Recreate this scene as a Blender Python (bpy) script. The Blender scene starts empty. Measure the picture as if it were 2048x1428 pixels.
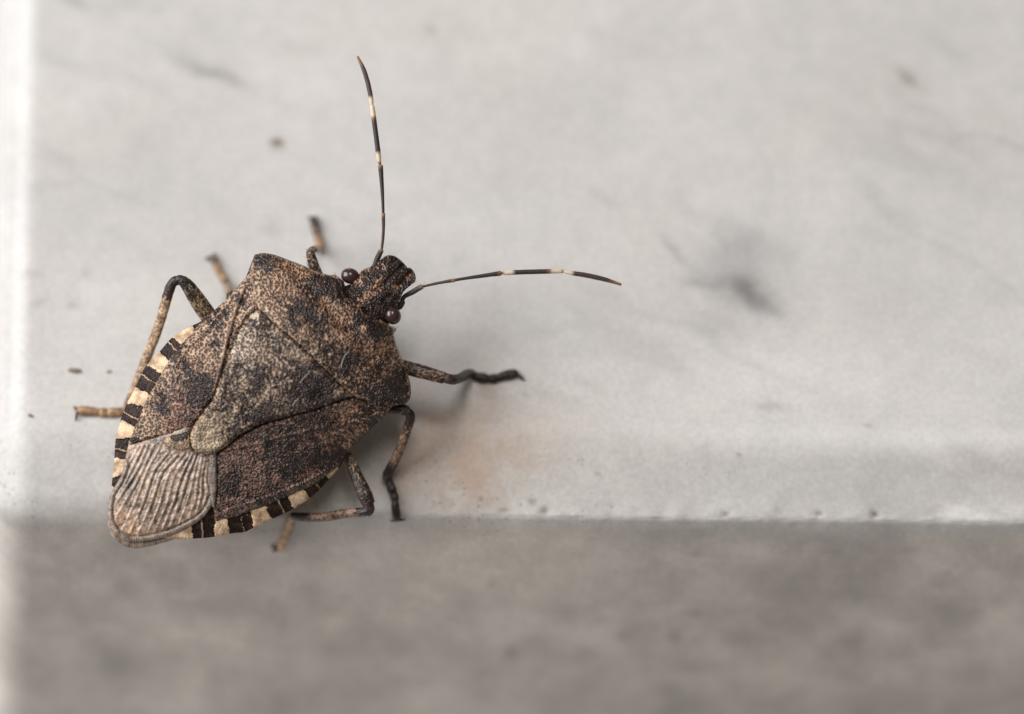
import bpy, bmesh, math, random
import numpy as np
from mathutils import Vector, Matrix
from mathutils.geometry import delaunay_2d_cdt

random.seed(5)
scene = bpy.context.scene
MM = 0.001

# ------------------------------------------------------------------ camera, light, exposure
EL = math.radians(67.0)
LENS, SENSOR = 300.0, 36.0
K = SENSOR / 2048.0 / LENS                 # ray slope of one photo pixel
D0 = 0.3192                                # camera to the plane of the insect's back
DA = D0 + 0.0018                           # camera to the ledge's front arris
PXM = D0 * K                               # metres of one photo pixel on the back plane
RT = np.array([1.0, 0.0, 0.0])
UP = np.array([0.0, math.sin(EL), math.cos(EL)])
BK = np.array([0.0, -math.cos(EL), math.sin(EL)])
ARRIS_Z = -0.00088
CAM = np.array([0.0, 0.0, ARRIS_Z]) + UP * (1034 - 714) * K * DA + BK * DA

cd = bpy.data.cameras.new("camera")
cam = bpy.data.objects.new("camera", cd)
scene.collection.objects.link(cam)
cd.lens, cd.sensor_width = LENS, SENSOR
cd.clip_start, cd.clip_end = 0.005, 20.0
cd.dof.use_dof = True
cd.dof.focus_distance = D0 - 10 * PXM
cd.dof.aperture_fstop = 19.0
cd.dof.aperture_blades = 0
M = Matrix((tuple(RT) + (0,), tuple(UP) + (0,), tuple(BK) + (0,), (0, 0, 0, 1))).transposed()
M.translation = Vector(CAM)
cam.matrix_world = M
scene.camera = cam

world = bpy.data.worlds.new("World")
scene.world = world
world.use_nodes = True
bg = world.node_tree.nodes["Background"]
bg.inputs[0].default_value = (1.0, 0.87, 0.76, 1)
bg.inputs[1].default_value = 0.120

def area_lamp(name, loc, target, sx, sy, power, col):
    l = bpy.data.lights.new(name, 'AREA')
    l.shape, l.size, l.size_y, l.energy, l.color = 'RECTANGLE', sx, sy, power, col
    o = bpy.data.objects.new(name, l)
    o.location = loc
    o.rotation_euler = (Vector(target) - Vector(loc)).to_track_quat('-Z', 'Y').to_euler()
    scene.collection.objects.link(o)
    return o
area_lamp("window_light", (-0.25, 0.035, 0.175), (0, 0.006, 0), 0.28, 0.24, 1.34, (0.975, 0.985, 1.0))
area_lamp("overhead_fill_light", (0.03, 0.165, 0.79), (0, 0, 0), 0.30, 0.30, 1.65, (1.0, 0.975, 0.95))  # unseen overhead lamp, added for the highlight on the rolled edge

scene.view_settings.view_transform = 'Standard'
scene.view_settings.look = 'None'
scene.view_settings.exposure = 0.07
scene.view_settings.gamma = 1.0
scene.render.resolution_x, scene.render.resolution_y = 1024, 714

# ------------------------------------------------------------------ number helpers
def vnoise(x, y, seed=0):
    x = np.asarray(x, float); y = np.asarray(y, float)
    xi = np.floor(x).astype(np.int64); yi = np.floor(y).astype(np.int64)
    fx = x - xi; fy = y - yi
    fx = fx * fx * fx * (fx * (fx * 6 - 15) + 10); fy = fy * fy * fy * (fy * (fy * 6 - 15) + 10)
    def h(a, b):
        n = (a * 374761393 + b * 668265263 + seed * 1442695041) & 0xFFFFFFFF
        n = ((n ^ (n >> 13)) * 1274126177) & 0xFFFFFFFF
        n = ((n ^ (n >> 16)) * 2246822519) & 0xFFFFFFFF
        return ((n ^ (n >> 15)) & 0xFFFFFF) / float(0xFFFFFF)
    a = h(xi, yi); b = h(xi + 1, yi); c = h(xi, yi + 1); d = h(xi + 1, yi + 1)
    return (a + (b - a) * fx) * (1 - fy) + (c + (d - c) * fx) * fy

def fbm(x, y, oct=4, seed=0, gain=0.5):
    s = 0; a = 1; t = 0
    for i in range(oct):
        s = s + a * vnoise(x * 2 ** i + 17.3 * i, y * 2 ** i - 9.1 * i, seed + i); t += a; a *= gain
    return s / t

def sstep(a, b, x):
    t = np.clip((np.asarray(x, float) - a) / (b - a), 0, 1)
    return t * t * (3 - 2 * t)

def crom(pts, n=8, closed=False):
    pts = np.asarray(pts, float); m = len(pts); out = []
    rng = range(m) if closed else range(m - 1)
    for i in rng:
        if closed:
            p0, p1, p2, p3 = pts[(i - 1) % m], pts[i], pts[(i + 1) % m], pts[(i + 2) % m]
        else:
            p1, p2 = pts[i], pts[i + 1]
            p0 = pts[i - 1] if i > 0 else 2 * p1 - p2
            p3 = pts[i + 2] if i + 2 < m else 2 * p2 - p1
        for k in range(n):
            t = k / n
            out.append(0.5 * (2 * p1 + (p2 - p0) * t + (2 * p0 - 5 * p1 + 4 * p2 - p3) * t * t + (3 * p1 - p0 - 3 * p2 + p3) * t ** 3))
    if not closed:
        out.append(pts[-1])
    return np.array(out)

def resample(poly, step, closed=True):
    p = np.vstack([poly, poly[:1]]) if closed else np.asarray(poly)
    L = np.concatenate([[0], np.cumsum(np.linalg.norm(np.diff(p, axis=0), axis=1))])
    n = max(4, int(round(L[-1] / step)))
    s = np.linspace(0, L[-1], n + 1)
    q = np.stack([np.interp(s, L, p[:, k]) for k in range(p.shape[1])], 1)
    return q[:-1] if closed else q

def seg_dist(P, poly, closed=True):
    """distance of points to a polyline, and the arc parameter 0..1 of the nearest point"""
    A = np.asarray(poly, float)
    B = np.roll(A, -1, 0) if closed else A[1:]
    A = A if closed else A[:-1]
    L = np.linalg.norm(B - A, axis=1); cum = np.concatenate([[0], np.cumsum(L)])
    D = np.full(len(P), 1e9); T = np.zeros(len(P))
    for i in range(len(A)):
        ab = B[i] - A[i]; l2 = max(1e-9, ab @ ab)
        t = np.clip(((P - A[i]) @ ab) / l2, 0, 1)
        d = np.linalg.norm(P - (A[i] + t[:, None] * ab), axis=1)
        m = d < D
        D[m] = d[m]; T[m] = (cum[i] + t[m] * L[i]) / cum[-1]
    return D, T

def inside(P, poly):
    x, y = P[:, 0], P[:, 1]; r = np.zeros(len(P), bool); n = len(poly)
    for i in range(n):
        x1, y1 = poly[i]; x2, y2 = poly[(i + 1) % n]
        c = ((y1 > y) != (y2 > y))
        with np.errstate(divide='ignore', invalid='ignore'):
            xx = (x2 - x1) * (y - y1) / (y2 - y1 + 1e-12) + x1
        r ^= c & (x < xx)
    return r

# ------------------------------------------------------------------ the ledge's shape (v = metres behind the arris)
SKEW = -0.0135                              # the front edge runs slightly askew of the camera
X_LEFT = -0.01955
SL = math.tan(math.radians(17.0))
def roll_drop(v):
    v = np.asarray(v, float)
    a, b = 0.0021, 0.0036
    d = np.where(v > b, 0.0, np.where(v > a, SL * (b - v) ** 2 / (2 * (b - a)), SL * ((b - a) / 2 + (a - v))))
    return -d
Z_ARR = float(roll_drop(0.0))
BAT = math.radians(17.0)                    # the front face leans out towards its foot
TB = math.tan(BAT)
def edge_y(x): return SKEW * x

def hit(px, py, lift=0.0):
    """where the sight line through a photo pixel meets the ledge"""
    d = RT * (px - 1024) * K + UP * (714 - py) * K - BK
    q = np.linspace(D0 - 0.012, D0 + 0.06, 8000)
    p = CAM + q[:, None] * d
    v = p[:, 1] - edge_y(p[:, 0])
    ins = np.where(p[:, 2] > Z_ARR, (v >= 0) & (p[:, 2] <= roll_drop(np.maximum(v, 0))), v >= -(Z_ARR - p[:, 2]) * TB)
    i = int(np.argmax(ins))
    return CAM + (q[i] - lift * PXM) * d

def P3(px, py, h):
    """photo pixel + height h (in photo pixels) above the plane of the insect's back"""
    px = np.asarray(px, float); py = np.asarray(py, float); h = np.asarray(h, float)
    q = D0 - h * PXM
    return CAM + (RT[None] * ((px - 1024) * K)[:, None] + UP[None] * ((714 - py) * K)[:, None] - BK[None]) * q[:, None]

# ------------------------------------------------------------------ materials
def new_mat(name):
    m = bpy.data.materials.new(name); m.use_nodes = True
    nt = m.node_tree
    return m, nt, nt.nodes["Principled BSDF"]
def N(nt, kind, **kw):
    n = nt.nodes.new(kind)
    for k, v in kw.items(): setattr(n, k, v)
    return n
def math_node(nt, op, a, b=None, c=None, clamp=False):
    n = N(nt, 'ShaderNodeMath', operation=op); n.use_clamp = clamp
    for i, s in enumerate((a, b, c)):
        if s is None: continue
        if isinstance(s, (int, float)): n.inputs[i].default_value = s
        else: nt.links.new(s, n.inputs[i])
    return n.outputs[0]
def mixc(nt, f, a, b):
    n = N(nt, 'ShaderNodeMix', data_type='RGBA')
    for s, i in ((f, 0), (a, 6), (b, 7)):
        if isinstance(s, (int, float)): n.inputs[i].default_value = s
        elif isinstance(s, tuple): n.inputs[i].default_value = s + (1,)
        else: nt.links.new(s, n.inputs[i])
    return n.outputs[2]
def smooth(nt, v, a, b, lo=0.0, hi=1.0):
    n = N(nt, 'ShaderNodeMapRange', interpolation_type='SMOOTHSTEP')
    nt.links.new(v, n.inputs[0])
    for i, x in enumerate((a, b, lo, hi)): n.inputs[i + 1].default_value = x
    return n.outputs[0]
def attr(nt, name, out='Fac'):
    return N(nt, 'ShaderNodeAttribute', attribute_name=name).outputs[out]

def cuticle(name, rough=0.42, pitch=5.2, bump=0.55, dots=1.0, dust=True, spec=0.5, blot=26.0):
    """punctured, mottled insect shell: 'pal' ground colour, 'bias' towards the dark pigment,
    'pun' strength of the pits; 'pc' are coordinates on the shell in photo pixels"""
    m, nt, b = new_mat(name)
    L = nt.links.new
    pc = attr(nt, 'pc', 'Vector')
    wob = N(nt, 'ShaderNodeTexNoise', noise_dimensions='2D'); wob.inputs['Scale'].default_value = 1 / 14
    L(pc, wob.inputs['Vector'])
    w = N(nt, 'ShaderNodeVectorMath', operation='MULTIPLY_ADD'); L(wob.outputs['Color'], w.inputs[0])
    w.inputs[1].default_value = (5, 5, 0); L(pc, w.inputs[2])
    vor = N(nt, 'ShaderNodeTexVoronoi', voronoi_dimensions='2D', feature='F1'); vor.inputs['Scale'].default_value = 1 / pitch
    vor.inputs['Randomness'].default_value = 1.0
    L(w.outputs[0], vor.inputs['Vector'])
    big = N(nt, 'ShaderNodeTexNoise', noise_dimensions='2D'); big.inputs['Scale'].default_value = 1 / blot
    big.inputs['Detail'].default_value = 5; big.inputs['Roughness'].default_value = 0.62
    L(pc, big.inputs['Vector'])
    mid = N(nt, 'ShaderNodeTexNoise', noise_dimensions='2D'); mid.inputs['Scale'].default_value = 1 / 6.5
    mid.inputs['Detail'].default_value = 3; L(w.outputs[0], mid.inputs['Vector'])
    pun = attr(nt, 'pun'); bias = attr(nt, 'bias'); pal = attr(nt, 'pal', 'Color')
    pit = smooth(nt, vor.outputs['Distance'], 0.26, 0.50, 1.0, 0.0)
    pitd = math_node(nt, 'MULTIPLY', pit, pun)
    f = math_node(nt, 'ADD', math_node(nt, 'MULTIPLY_ADD', big.outputs[0], 1.1, -0.55), math_node(nt, 'MULTIPLY_ADD', mid.outputs[0], 1.7, -0.85))
    f = math_node(nt, 'ADD', f, bias)
    patch = smooth(nt, f, -0.13, 0.17)
    dk = math_node(nt, 'MAXIMUM', patch, math_node(nt, 'MULTIPLY', pitd, dots), clamp=True)
    tone = N(nt, 'ShaderNodeTexNoise', noise_dimensions='2D'); tone.inputs['Scale'].default_value = 1 / 17
    tone.inputs['Detail'].default_value = 4; L(pc, tone.inputs['Vector'])
    g = N(nt, 'ShaderNodeMix', data_type='RGBA', blend_type='MULTIPLY'); g.inputs[0].default_value = 1
    L(pal, g.inputs[6])
    ramp = N(nt, 'ShaderNodeValToRGB')
    ramp.color_ramp.elements[0].position, ramp.color_ramp.elements[0].color = 0.30, (0.50, 0.44, 0.40, 1)
    ramp.color_ramp.elements[1].position, ramp.color_ramp.elements[1].color = 0.66, (1.25, 1.2, 1.15, 1)
    L(tone.outputs[0], ramp.inputs[0]); L(ramp.outputs[0], g.inputs[7])
    drk = mixc(nt, smooth(nt, tone.outputs[0], 0.4, 0.75), (0.021, 0.0125, 0.0105), (0.062, 0.034, 0.025))
    col = mixc(nt, dk, g.outputs[2], drk)
    if dust:
        dv = N(nt, 'ShaderNodeTexVoronoi', voronoi_dimensions='2D'); dv.inputs['Scale'].default_value = 1 / 11
        L(pc, dv.inputs['Vector'])
        sz = N(nt, 'ShaderNodeSeparateColor'); L(dv.outputs['Color'], sz.inputs[0])
        lim = smooth(nt, sz.outputs[0], 0.80, 1.0, 0.0, 0.13)
        dm = math_node(nt, 'LESS_THAN', dv.outputs['Distance'], lim)
        col = mixc(nt, math_node(nt, 'MULTIPLY', dm, 0.6), col, (0.55, 0.50, 0.45))
    L(col, b.inputs['Base Color'])
    L(math_node(nt, 'MULTIPLY_ADD', attr(nt, 'matte'), -0.75 * spec, spec), b.inputs['Specular IOR Level'])
    rr = math_node(nt, 'MULTIPLY_ADD', tone.outputs[0], 0.3, rough - 0.15)
    L(rr, b.inputs['Roughness'])
    hgt = math_node(nt, 'MULTIPLY_ADD', smooth(nt, vor.outputs['Distance'], 0.12, 0.62), math_node(nt, 'MULTIPLY_ADD', pun, 0.8, 0.25), math_node(nt, 'MULTIPLY', mid.outputs[0], math_node(nt, 'MULTIPLY_ADD', pun, 0.6, 0.2)))
    bn = N(nt, 'ShaderNodeBump'); bn.inputs['Strength'].default_value = bump; bn.inputs['Distance'].default_value = 2.4 * PXM
    L(hgt, bn.inputs['Height']); L(bn.outputs[0], b.inputs['Normal'])
    return m
MAT_BODY = cuticle("body_cuticle", rough=0.36, bump=0.85, spec=0.5)
MAT_WING = cuticle("leathery_wing", rough=0.40, bump=0.75, spec=0.48)
MAT_LEG = cuticle("leg_cuticle", rough=0.40, pitch=6.5, bump=0.35, blot=16.0, dust=False)

def simple(name, col, rough=0.5, spec=0.5, attr_col=None, bump=None):
    m, nt, b = new_mat(name)
    b.inputs['Base Color'].default_value = col + (1,)
    b.inputs['Roughness'].default_value = rough
    b.inputs['Specular IOR Level'].default_value = spec
    if attr_col: nt.links.new(attr(nt, attr_col, 'Color'), b.inputs['Base Color'])
    if bump:
        t = N(nt, 'ShaderNodeTexNoise'); t.inputs['Scale'].default_value = bump[0]; t.inputs['Detail'].default_value = 4
        tc = N(nt, 'ShaderNodeTexCoord'); nt.links.new(tc.outputs['Object'], t.inputs['Vector'])
        bn = N(nt, 'ShaderNodeBump'); bn.inputs['Strength'].default_value = bump[1]; bn.inputs['Distance'].default_value = bump[2]
        nt.links.new(t.outputs[0], bn.inputs['Height']); nt.links.new(bn.outputs[0], b.inputs['Normal'])
    return m
MAT_ANT = simple("antenna_shell", (0.03, 0.02, 0.018), 0.5, 0.4, 'pal', (26000, 0.5, 0.00002))
MAT_CLAW = simple("claw_horn", (0.05, 0.03, 0.02), 0.35)
MAT_LINT = simple("lint_fibre", (0.62, 0.58, 0.54), 0.7)
MAT_CRUMB = simple("dirt", (0.24, 0.195, 0.15), 0.9, 0.2, None, (9000, 0.8, 0.00005))
MAT_BRISTLE = simple("pale_bristle", (0.45, 0.36, 0.27), 0.5)

def eye_mat():
    m, nt, b = new_mat("compound_eye")
    b.inputs['Base Color'].default_value = (0.050, 0.025, 0.020, 1)
    b.inputs['Roughness'].default_value = 0.10
    b.inputs['Specular IOR Level'].default_value = 0.8
    v = N(nt, 'ShaderNodeTexVoronoi'); v.inputs['Scale'].default_value = 1 / (1.6 * PXM)
    tc = N(nt, 'ShaderNodeTexCoord'); nt.links.new(tc.outputs['Object'], v.inputs['Vector'])
    bn = N(nt, 'ShaderNodeBump'); bn.inputs['Strength'].default_value = 0.25; bn.inputs['Distance'].default_value = 0.5 * PXM
    nt.links.new(v.outputs['Distance'], bn.inputs['Height']); nt.links.new(bn.outputs[0], b.inputs['Normal'])
    return m
MAT_EYE = eye_mat()

def membrane_mat():
    m, nt, b = new_mat("wing_membrane")
    L = nt.links.new
    pc = attr(nt, 'pc', 'Vector'); pal = attr(nt, 'pal', 'Color')
    n1 = N(nt, 'ShaderNodeTexNoise', noise_dimensions='2D'); n1.inputs['Scale'].default_value = 1 / 11; n1.inputs['Detail'].default_value = 5
    n1.inputs['Roughness'].default_value = 0.65
    L(pc, n1.inputs['Vector'])
    r = N(nt, 'ShaderNodeValToRGB')
    r.color_ramp.elements[0].position, r.color_ramp.elements[0].color = 0.33, (0.42, 0.36, 0.33, 1)
    r.color_ramp.elements[1].position, r.color_ramp.elements[1].color = 0.62, (1.15, 1.1, 1.05, 1)
    L(n1.outputs[0], r.inputs[0])
    g = N(nt, 'ShaderNodeMix', data_type='RGBA', blend_type='MULTIPLY'); g.inputs[0].default_value = 1
    L(pal, g.inputs[6]); L(r.outputs[0], g.inputs[7]); L(g.outputs[2], b.inputs['Base Color'])
    b.inputs['Roughness'].default_value = 0.29; b.inputs['Specular IOR Level'].default_value = 0.6
    n2 = N(nt, 'ShaderNodeTexNoise', noise_dimensions='2D'); n2.inputs['Scale'].default_value = 1 / 5; n2.inputs['Detail'].default_value = 3
    L(pc, n2.inputs['Vector'])
    bn = N(nt, 'ShaderNodeBump'); bn.inputs['Strength'].default_value = 0.5; bn.inputs['Distance'].default_value = 2 * PXM
    L(n2.outputs[0], bn.inputs['Height']); L(bn.outputs[0], b.inputs['Normal'])
    return m
MAT_MEM = membrane_mat()

def marble_mat():
    m, nt, b = new_mat("worn_marble")
    L = nt.links.new
    tc = N(nt, 'ShaderNodeTexCoord'); col = attr(nt, 'pal', 'Color')
    n1 = N(nt, 'ShaderNodeTexNoise'); n1.inputs['Scale'].default_value = 5200; n1.inputs['Detail'].default_value = 6; n1.inputs['Roughness'].default_value = 0.7
    n2 = N(nt, 'ShaderNodeTexNoise'); n2.inputs['Scale'].default_value = 1300; n2.inputs['Detail'].default_value = 5
    for n in (n1, n2): L(tc.outputs['Object'], n.inputs['Vector'])
    g1 = smooth(nt, n1.outputs[0], 0.28, 0.72, 0.91, 1.08)
    g2 = smooth(nt, n2.outputs[0], 0.3, 0.7, 0.965, 1.03)
    worn = attr(nt, 'worn')
    v = N(nt, 'ShaderNodeTexVoronoi'); v.inputs['Scale'].default_value = 5600; L(tc.outputs['Object'], v.inputs['Vector'])
    sc = N(nt, 'ShaderNodeSeparateColor'); L(v.outputs['Color'], sc.inputs[0])
    lim = math_node(nt, 'MULTIPLY', smooth(nt, sc.outputs[0], 0.45, 1.0, 0.0, 0.33), worn)
    n3 = N(nt, 'ShaderNodeTexNoise'); n3.inputs['Scale'].default_value = 420; n3.inputs['Detail'].default_value = 4; L(tc.outputs['Object'], n3.inputs['Vector'])
    lim = math_node(nt, 'MULTIPLY', lim, smooth(nt, n3.outputs[0], 0.42, 0.66, 0.15, 1.25))
    pit = math_node(nt, 'LESS_THAN', v.outputs['Distance'], lim)
    gg = math_node(nt, 'MULTIPLY', g1, g2)
    gg = math_node(nt, 'MULTIPLY', gg, math_node(nt, 'MULTIPLY_ADD', pit, -0.30, 1.0))
    mx = N(nt, 'ShaderNodeVectorMath', operation='SCALE'); L(col, mx.inputs[0]); L(gg, mx.inputs['Scale'])
    L(mx.outputs[0], b.inputs['Base Color'])
    L(math_node(nt, 'MULTIPLY_ADD', worn, 0.20, 0.27), b.inputs['Roughness'])
    b.inputs['Specular IOR Level'].default_value = 0.45
    hh = math_node(nt, 'MULTIPLY_ADD', pit, -0.8, n1.outputs[0])
    bn = N(nt, 'ShaderNodeBump'); bn.inputs['Distance'].default_value = 0.00004
    L(math_node(nt, 'MULTIPLY_ADD', worn, 0.35, 0.10), bn.inputs['Strength'])
    L(hh, bn.inputs['Height']); L(bn.outputs[0], b.inputs['Normal'])
    return m
MAT_MARBLE = marble_mat()
MAT_WHITE = simple("white_paint", (0.70, 0.70, 0.695), 0.5, 0.4, None, (300, 0.1, 0.0002))

# ------------------------------------------------------------------ object helpers
COL = scene.collection
def mesh_obj(name, verts, faces, mat, parent=None, attrs=None, smooth_shade=True):
    me = bpy.data.meshes.new(name)
    me.from_pydata([tuple(v) for v in verts], [], [tuple(int(i) for i in f) for f in faces])
    if attrs:
        for k, a in attrs.items():
            a = np.asarray(a, np.float32)
            if k == 'pal':
                c = me.color_attributes.new(k, 'FLOAT_COLOR', 'POINT')
                c.data.foreach_set('color', np.hstack([a, np.ones((len(a), 1), np.float32)]).ravel())
            elif a.ndim == 2:
                c = me.attributes.new(k, 'FLOAT_VECTOR', 'POINT'); c.data.foreach_set('vector', a.ravel())
            else:
                c = me.attributes.new(k, 'FLOAT', 'POINT'); c.data.foreach_set('value', a.ravel())
    bm = bmesh.new(); bm.from_mesh(me); bmesh.ops.recalc_face_normals(bm, faces=bm.faces); bm.to_mesh(me); bm.free()
    if smooth_shade: me.polygons.foreach_set('use_smooth', [True] * len(me.polygons))
    me.materials.append(mat); me.update()
    o = bpy.data.objects.new(name, me); COL.objects.link(o)
    if parent: o.parent = parent
    return o
def tag(o, label=None, cat=None, group=None, kind=None):
    for k, v in (('label', label), ('category', cat), ('group', group), ('kind', kind)):
        if v: o[k] = v
    return o

# ------------------------------------------------------------------ THE SETTING: marble ledge on a white board
def build_ledge():
    THICK = 0.030
    def prof(r):
        # path: back -> top -> rolled edge -> arris fillet -> front face -> underside; v behind arris, z
        ang = math.atan(SL)                                  # slope of the worn bevel
        turn = math.pi / 2 - ang - BAT
        tl = r * math.tan(turn / 2)
        vs = np.concatenate([[0.14, 0.09, 0.06, 0.045, 0.035], np.linspace(0.028, 0.0036, 190, endpoint=False), np.linspace(0.0036, tl * math.cos(ang), 40)])
        top = np.stack([vs, roll_drop(vs)], 1)
        c = top[-1] + r * np.array([-math.sin(ang) * -1, -math.cos(ang)]) * np.array([1, 1])
        th = np.linspace(0, turn, 16)[1:]
        n0 = np.array([-math.sin(ang), math.cos(ang)])
        c = top[-1] - r * n0
        arc = np.stack([c[0] + r * (n0[0] * np.cos(th) - n0[1] * np.sin(th)), c[1] + r * (n0[1] * np.cos(th) + n0[0] * np.sin(th))], 1)
        z0 = arc[-1, 1]
        zs = np.concatenate([np.linspace(z0, -0.018, 130)[1:], [-0.021, -0.025, -THICK]])
        fr = np.stack([arc[-1, 0] - (z0 - zs) * TB, zs], 1)
        return np.vstack([top, arc, fr])
    A, B = prof(0.00032), prof(0.0016)
    xs_edge = 0.0015
    th = np.linspace(0, math.pi / 2, 10)
    xl = X_LEFT + xs_edge * (1 - np.cos(th)); ins = xs_edge * (1 - np.sin(th))
    xb = np.concatenate([np.linspace(X_LEFT + xs_edge, 0.024, 330)[1:], [0.028, 0.035, 0.05, 0.08, 0.12]])
    X = np.concatenate([xl, xb]); I = np.concatenate([ins, np.zeros(len(xb))])
    nP = len(A); verts = []; meta = []
    for x, i in zip(X, I):
        w = float(sstep(-0.002, -0.017, x))
        P = A * (1 - w) + B * w
        t = np.gradient(P, axis=0); t /= np.linalg.norm(t, axis=1)[:, None]
        n = np.stack([t[:, 1], -t[:, 0]], 1)                 # outward normal (path runs towards the viewer, then down)
        n = np.where((n[:, 1:2] < -0.2), -n, n)
        n[:, 0] = -np.abs(n[:, 0]) ; n[:, 1] = np.abs(n[:, 1])
        Q = P - n * i
        verts.append(np.stack([np.full(nP, x), Q[:, 0] + edge_y(x), Q[:, 1]], 1)); meta.append(np.stack([np.full(nP, x), P[:, 0], P[:, 1], np.linspace(0, 1, nP)], 1))
    V = np.concatenate(verts); Mt = np.concatenate(meta); nX = len(X)
    x, v, z = Mt[:, 0], Mt[:, 1], Mt[:, 2]
    # worn, chipped arris
    dist = np.hypot(v, z - Z_ARR)
    near = np.exp(-(dist / 0.0006) ** 2) * sstep(-0.012, 0.0, x)
    chip = (fbm(x / 0.0006, dist / 0.0004 + np.sign(z - Z_ARR), 4, 3) - 0.5) * 0.00005 + (fbm(x / 0.006, 0 * x, 5, 9, 0.6) - 0.5) * 0.00034
    V[:, 2] += near * chip; V[:, 1] -= near * chip * 0.7
    V[:, 2] += (fbm(x / 0.003, v / 0.003, 3, 21) - 0.5) * 0.00005 * sstep(0.006, 0.002, v) * (z > -0.004)
    s0 = np.where(v > 1e-6, v, z - Z_ARR)
    for cx, cy, cr, cdp in ((1068, 1006, 7, 5), (1092, 1022, 9, 6), (1010, 1023, 8, 4), (1452, 1030, 7, 5), (1640, 1030, 6, 5), (1750, 1031, 7, 7), (1330, 1030, 14, 4), (1560, 1034, 18, 3), (1180, 1026, 16, 4), (1880, 1036, 20, 3), (905, 1015, 10, 3)):
        c = hit(cx, cy); g = np.exp(-(((V - c) ** 2).sum(1)) / (cr * PXM * (0.6 + 1.1 * fbm(x / 0.00022, s0 / 0.00022, 2, 191))) ** 2) * 0.5
        V[:, 2] -= g * cdp * PXM; V[:, 1] += g * cdp * PXM * 0.5
    V[:, 0] += np.minimum(0, V[:, 2] - Z_ARR) * 0.07       # the end is cut slightly out of square
    # colour: stone, grey clouds, brown stains with shapes of their own, the bug shadow's warm tint, a darker face band
    s = np.where(v > 1e-6, v, z - Z_ARR)                     # length along the surface
    c1 = fbm(x / 0.010 + 0.35 * s / 0.01, s / 0.0065, 4, 31); c2 = fbm(x / 0.0028, s / 0.0028, 4, 41)
    streak = fbm(x / 0.0085, s / 0.0016, 4, 51); fine = fbm(x / 0.0009, s / 0.0009, 3, 61)
    face = sstep(0.0001, -0.0012, s)
    base = np.array([0.585, 0.562, 0.540])[None] * (1 + 0.20 * (c1 - 0.5) + 0.16 * (c2 - 0.5) + 0.05 * (fine - 0.5))[:, None]
    c3 = fbm(x / 0.0040 + 3, s / 0.0036, 5, 141, 0.62)
    c4 = fbm(x / 0.0009, s / 0.0011, 3, 171)
    base *= (1 + face * (0.16 * (streak - 0.5) + 0.25 * (c2 - 0.5) + 0.60 * (c3 - 0.5) + 0.20 * (c4 - 0.5) - 0.06))[:, None]
    base *= 1 - face[:, None] * np.array([0.0, 0.060, 0.115])[None]    # unpolished, browned stone
    vein = np.exp(-((fbm((x - 0.9 * s) / 0.016, (s + 0.45 * x) / 0.0042, 4, 151) - 0.5) / 0.03) ** 2) * sstep(0.45, 0.75, fbm(x / 0.009, s / 0.007, 3, 161))
    base *= 1 - (1 - face)[:, None] * vein[:, None] * 0.10
    warm = sstep(0.5, 0.75, fbm(x / 0.006, s / 0.004, 3, 71))
    base *= 1 - warm[:, None] * np.array([0.0, 0.008, 0.022])[None]
    def blob(px, py, rx, ry, ang, amt, tint=(1, 1, 1), rough=0.5):
        nonlocal base
        c = hit(px, py); cv = c[1] - edge_y(c[0])
        cs = cv if cv > 2e-5 else c[2] - Z_ARR
        fy = math.sin(EL) if cv > 2e-5 else math.cos(EL) + TB * math.sin(EL)
        dx = (x - c[0]) / PXM; dy = -(s - cs) / PXM * fy
        dx = dx + (fbm(x / 0.0012, s / 0.0012, 3, 81) - 0.5) * rx * rough * 2; dy = dy + (fbm(x / 0.0012, s / 0.0012, 3, 91) - 0.5) * ry * rough * 2
        a = math.radians(ang)
        u = dx * math.cos(a) + dy * math.sin(a); w = -dx * math.sin(a) + dy * math.cos(a)
        g = np.exp(-((u / rx) ** 2 + (w / ry) ** 2))
        base = base * (1 - g[:, None] * amt * np.array(tint)[None])
    GREY, BRN = (1.0, 1.0, 0.97), (0.90, 1.0, 1.08)
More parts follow.
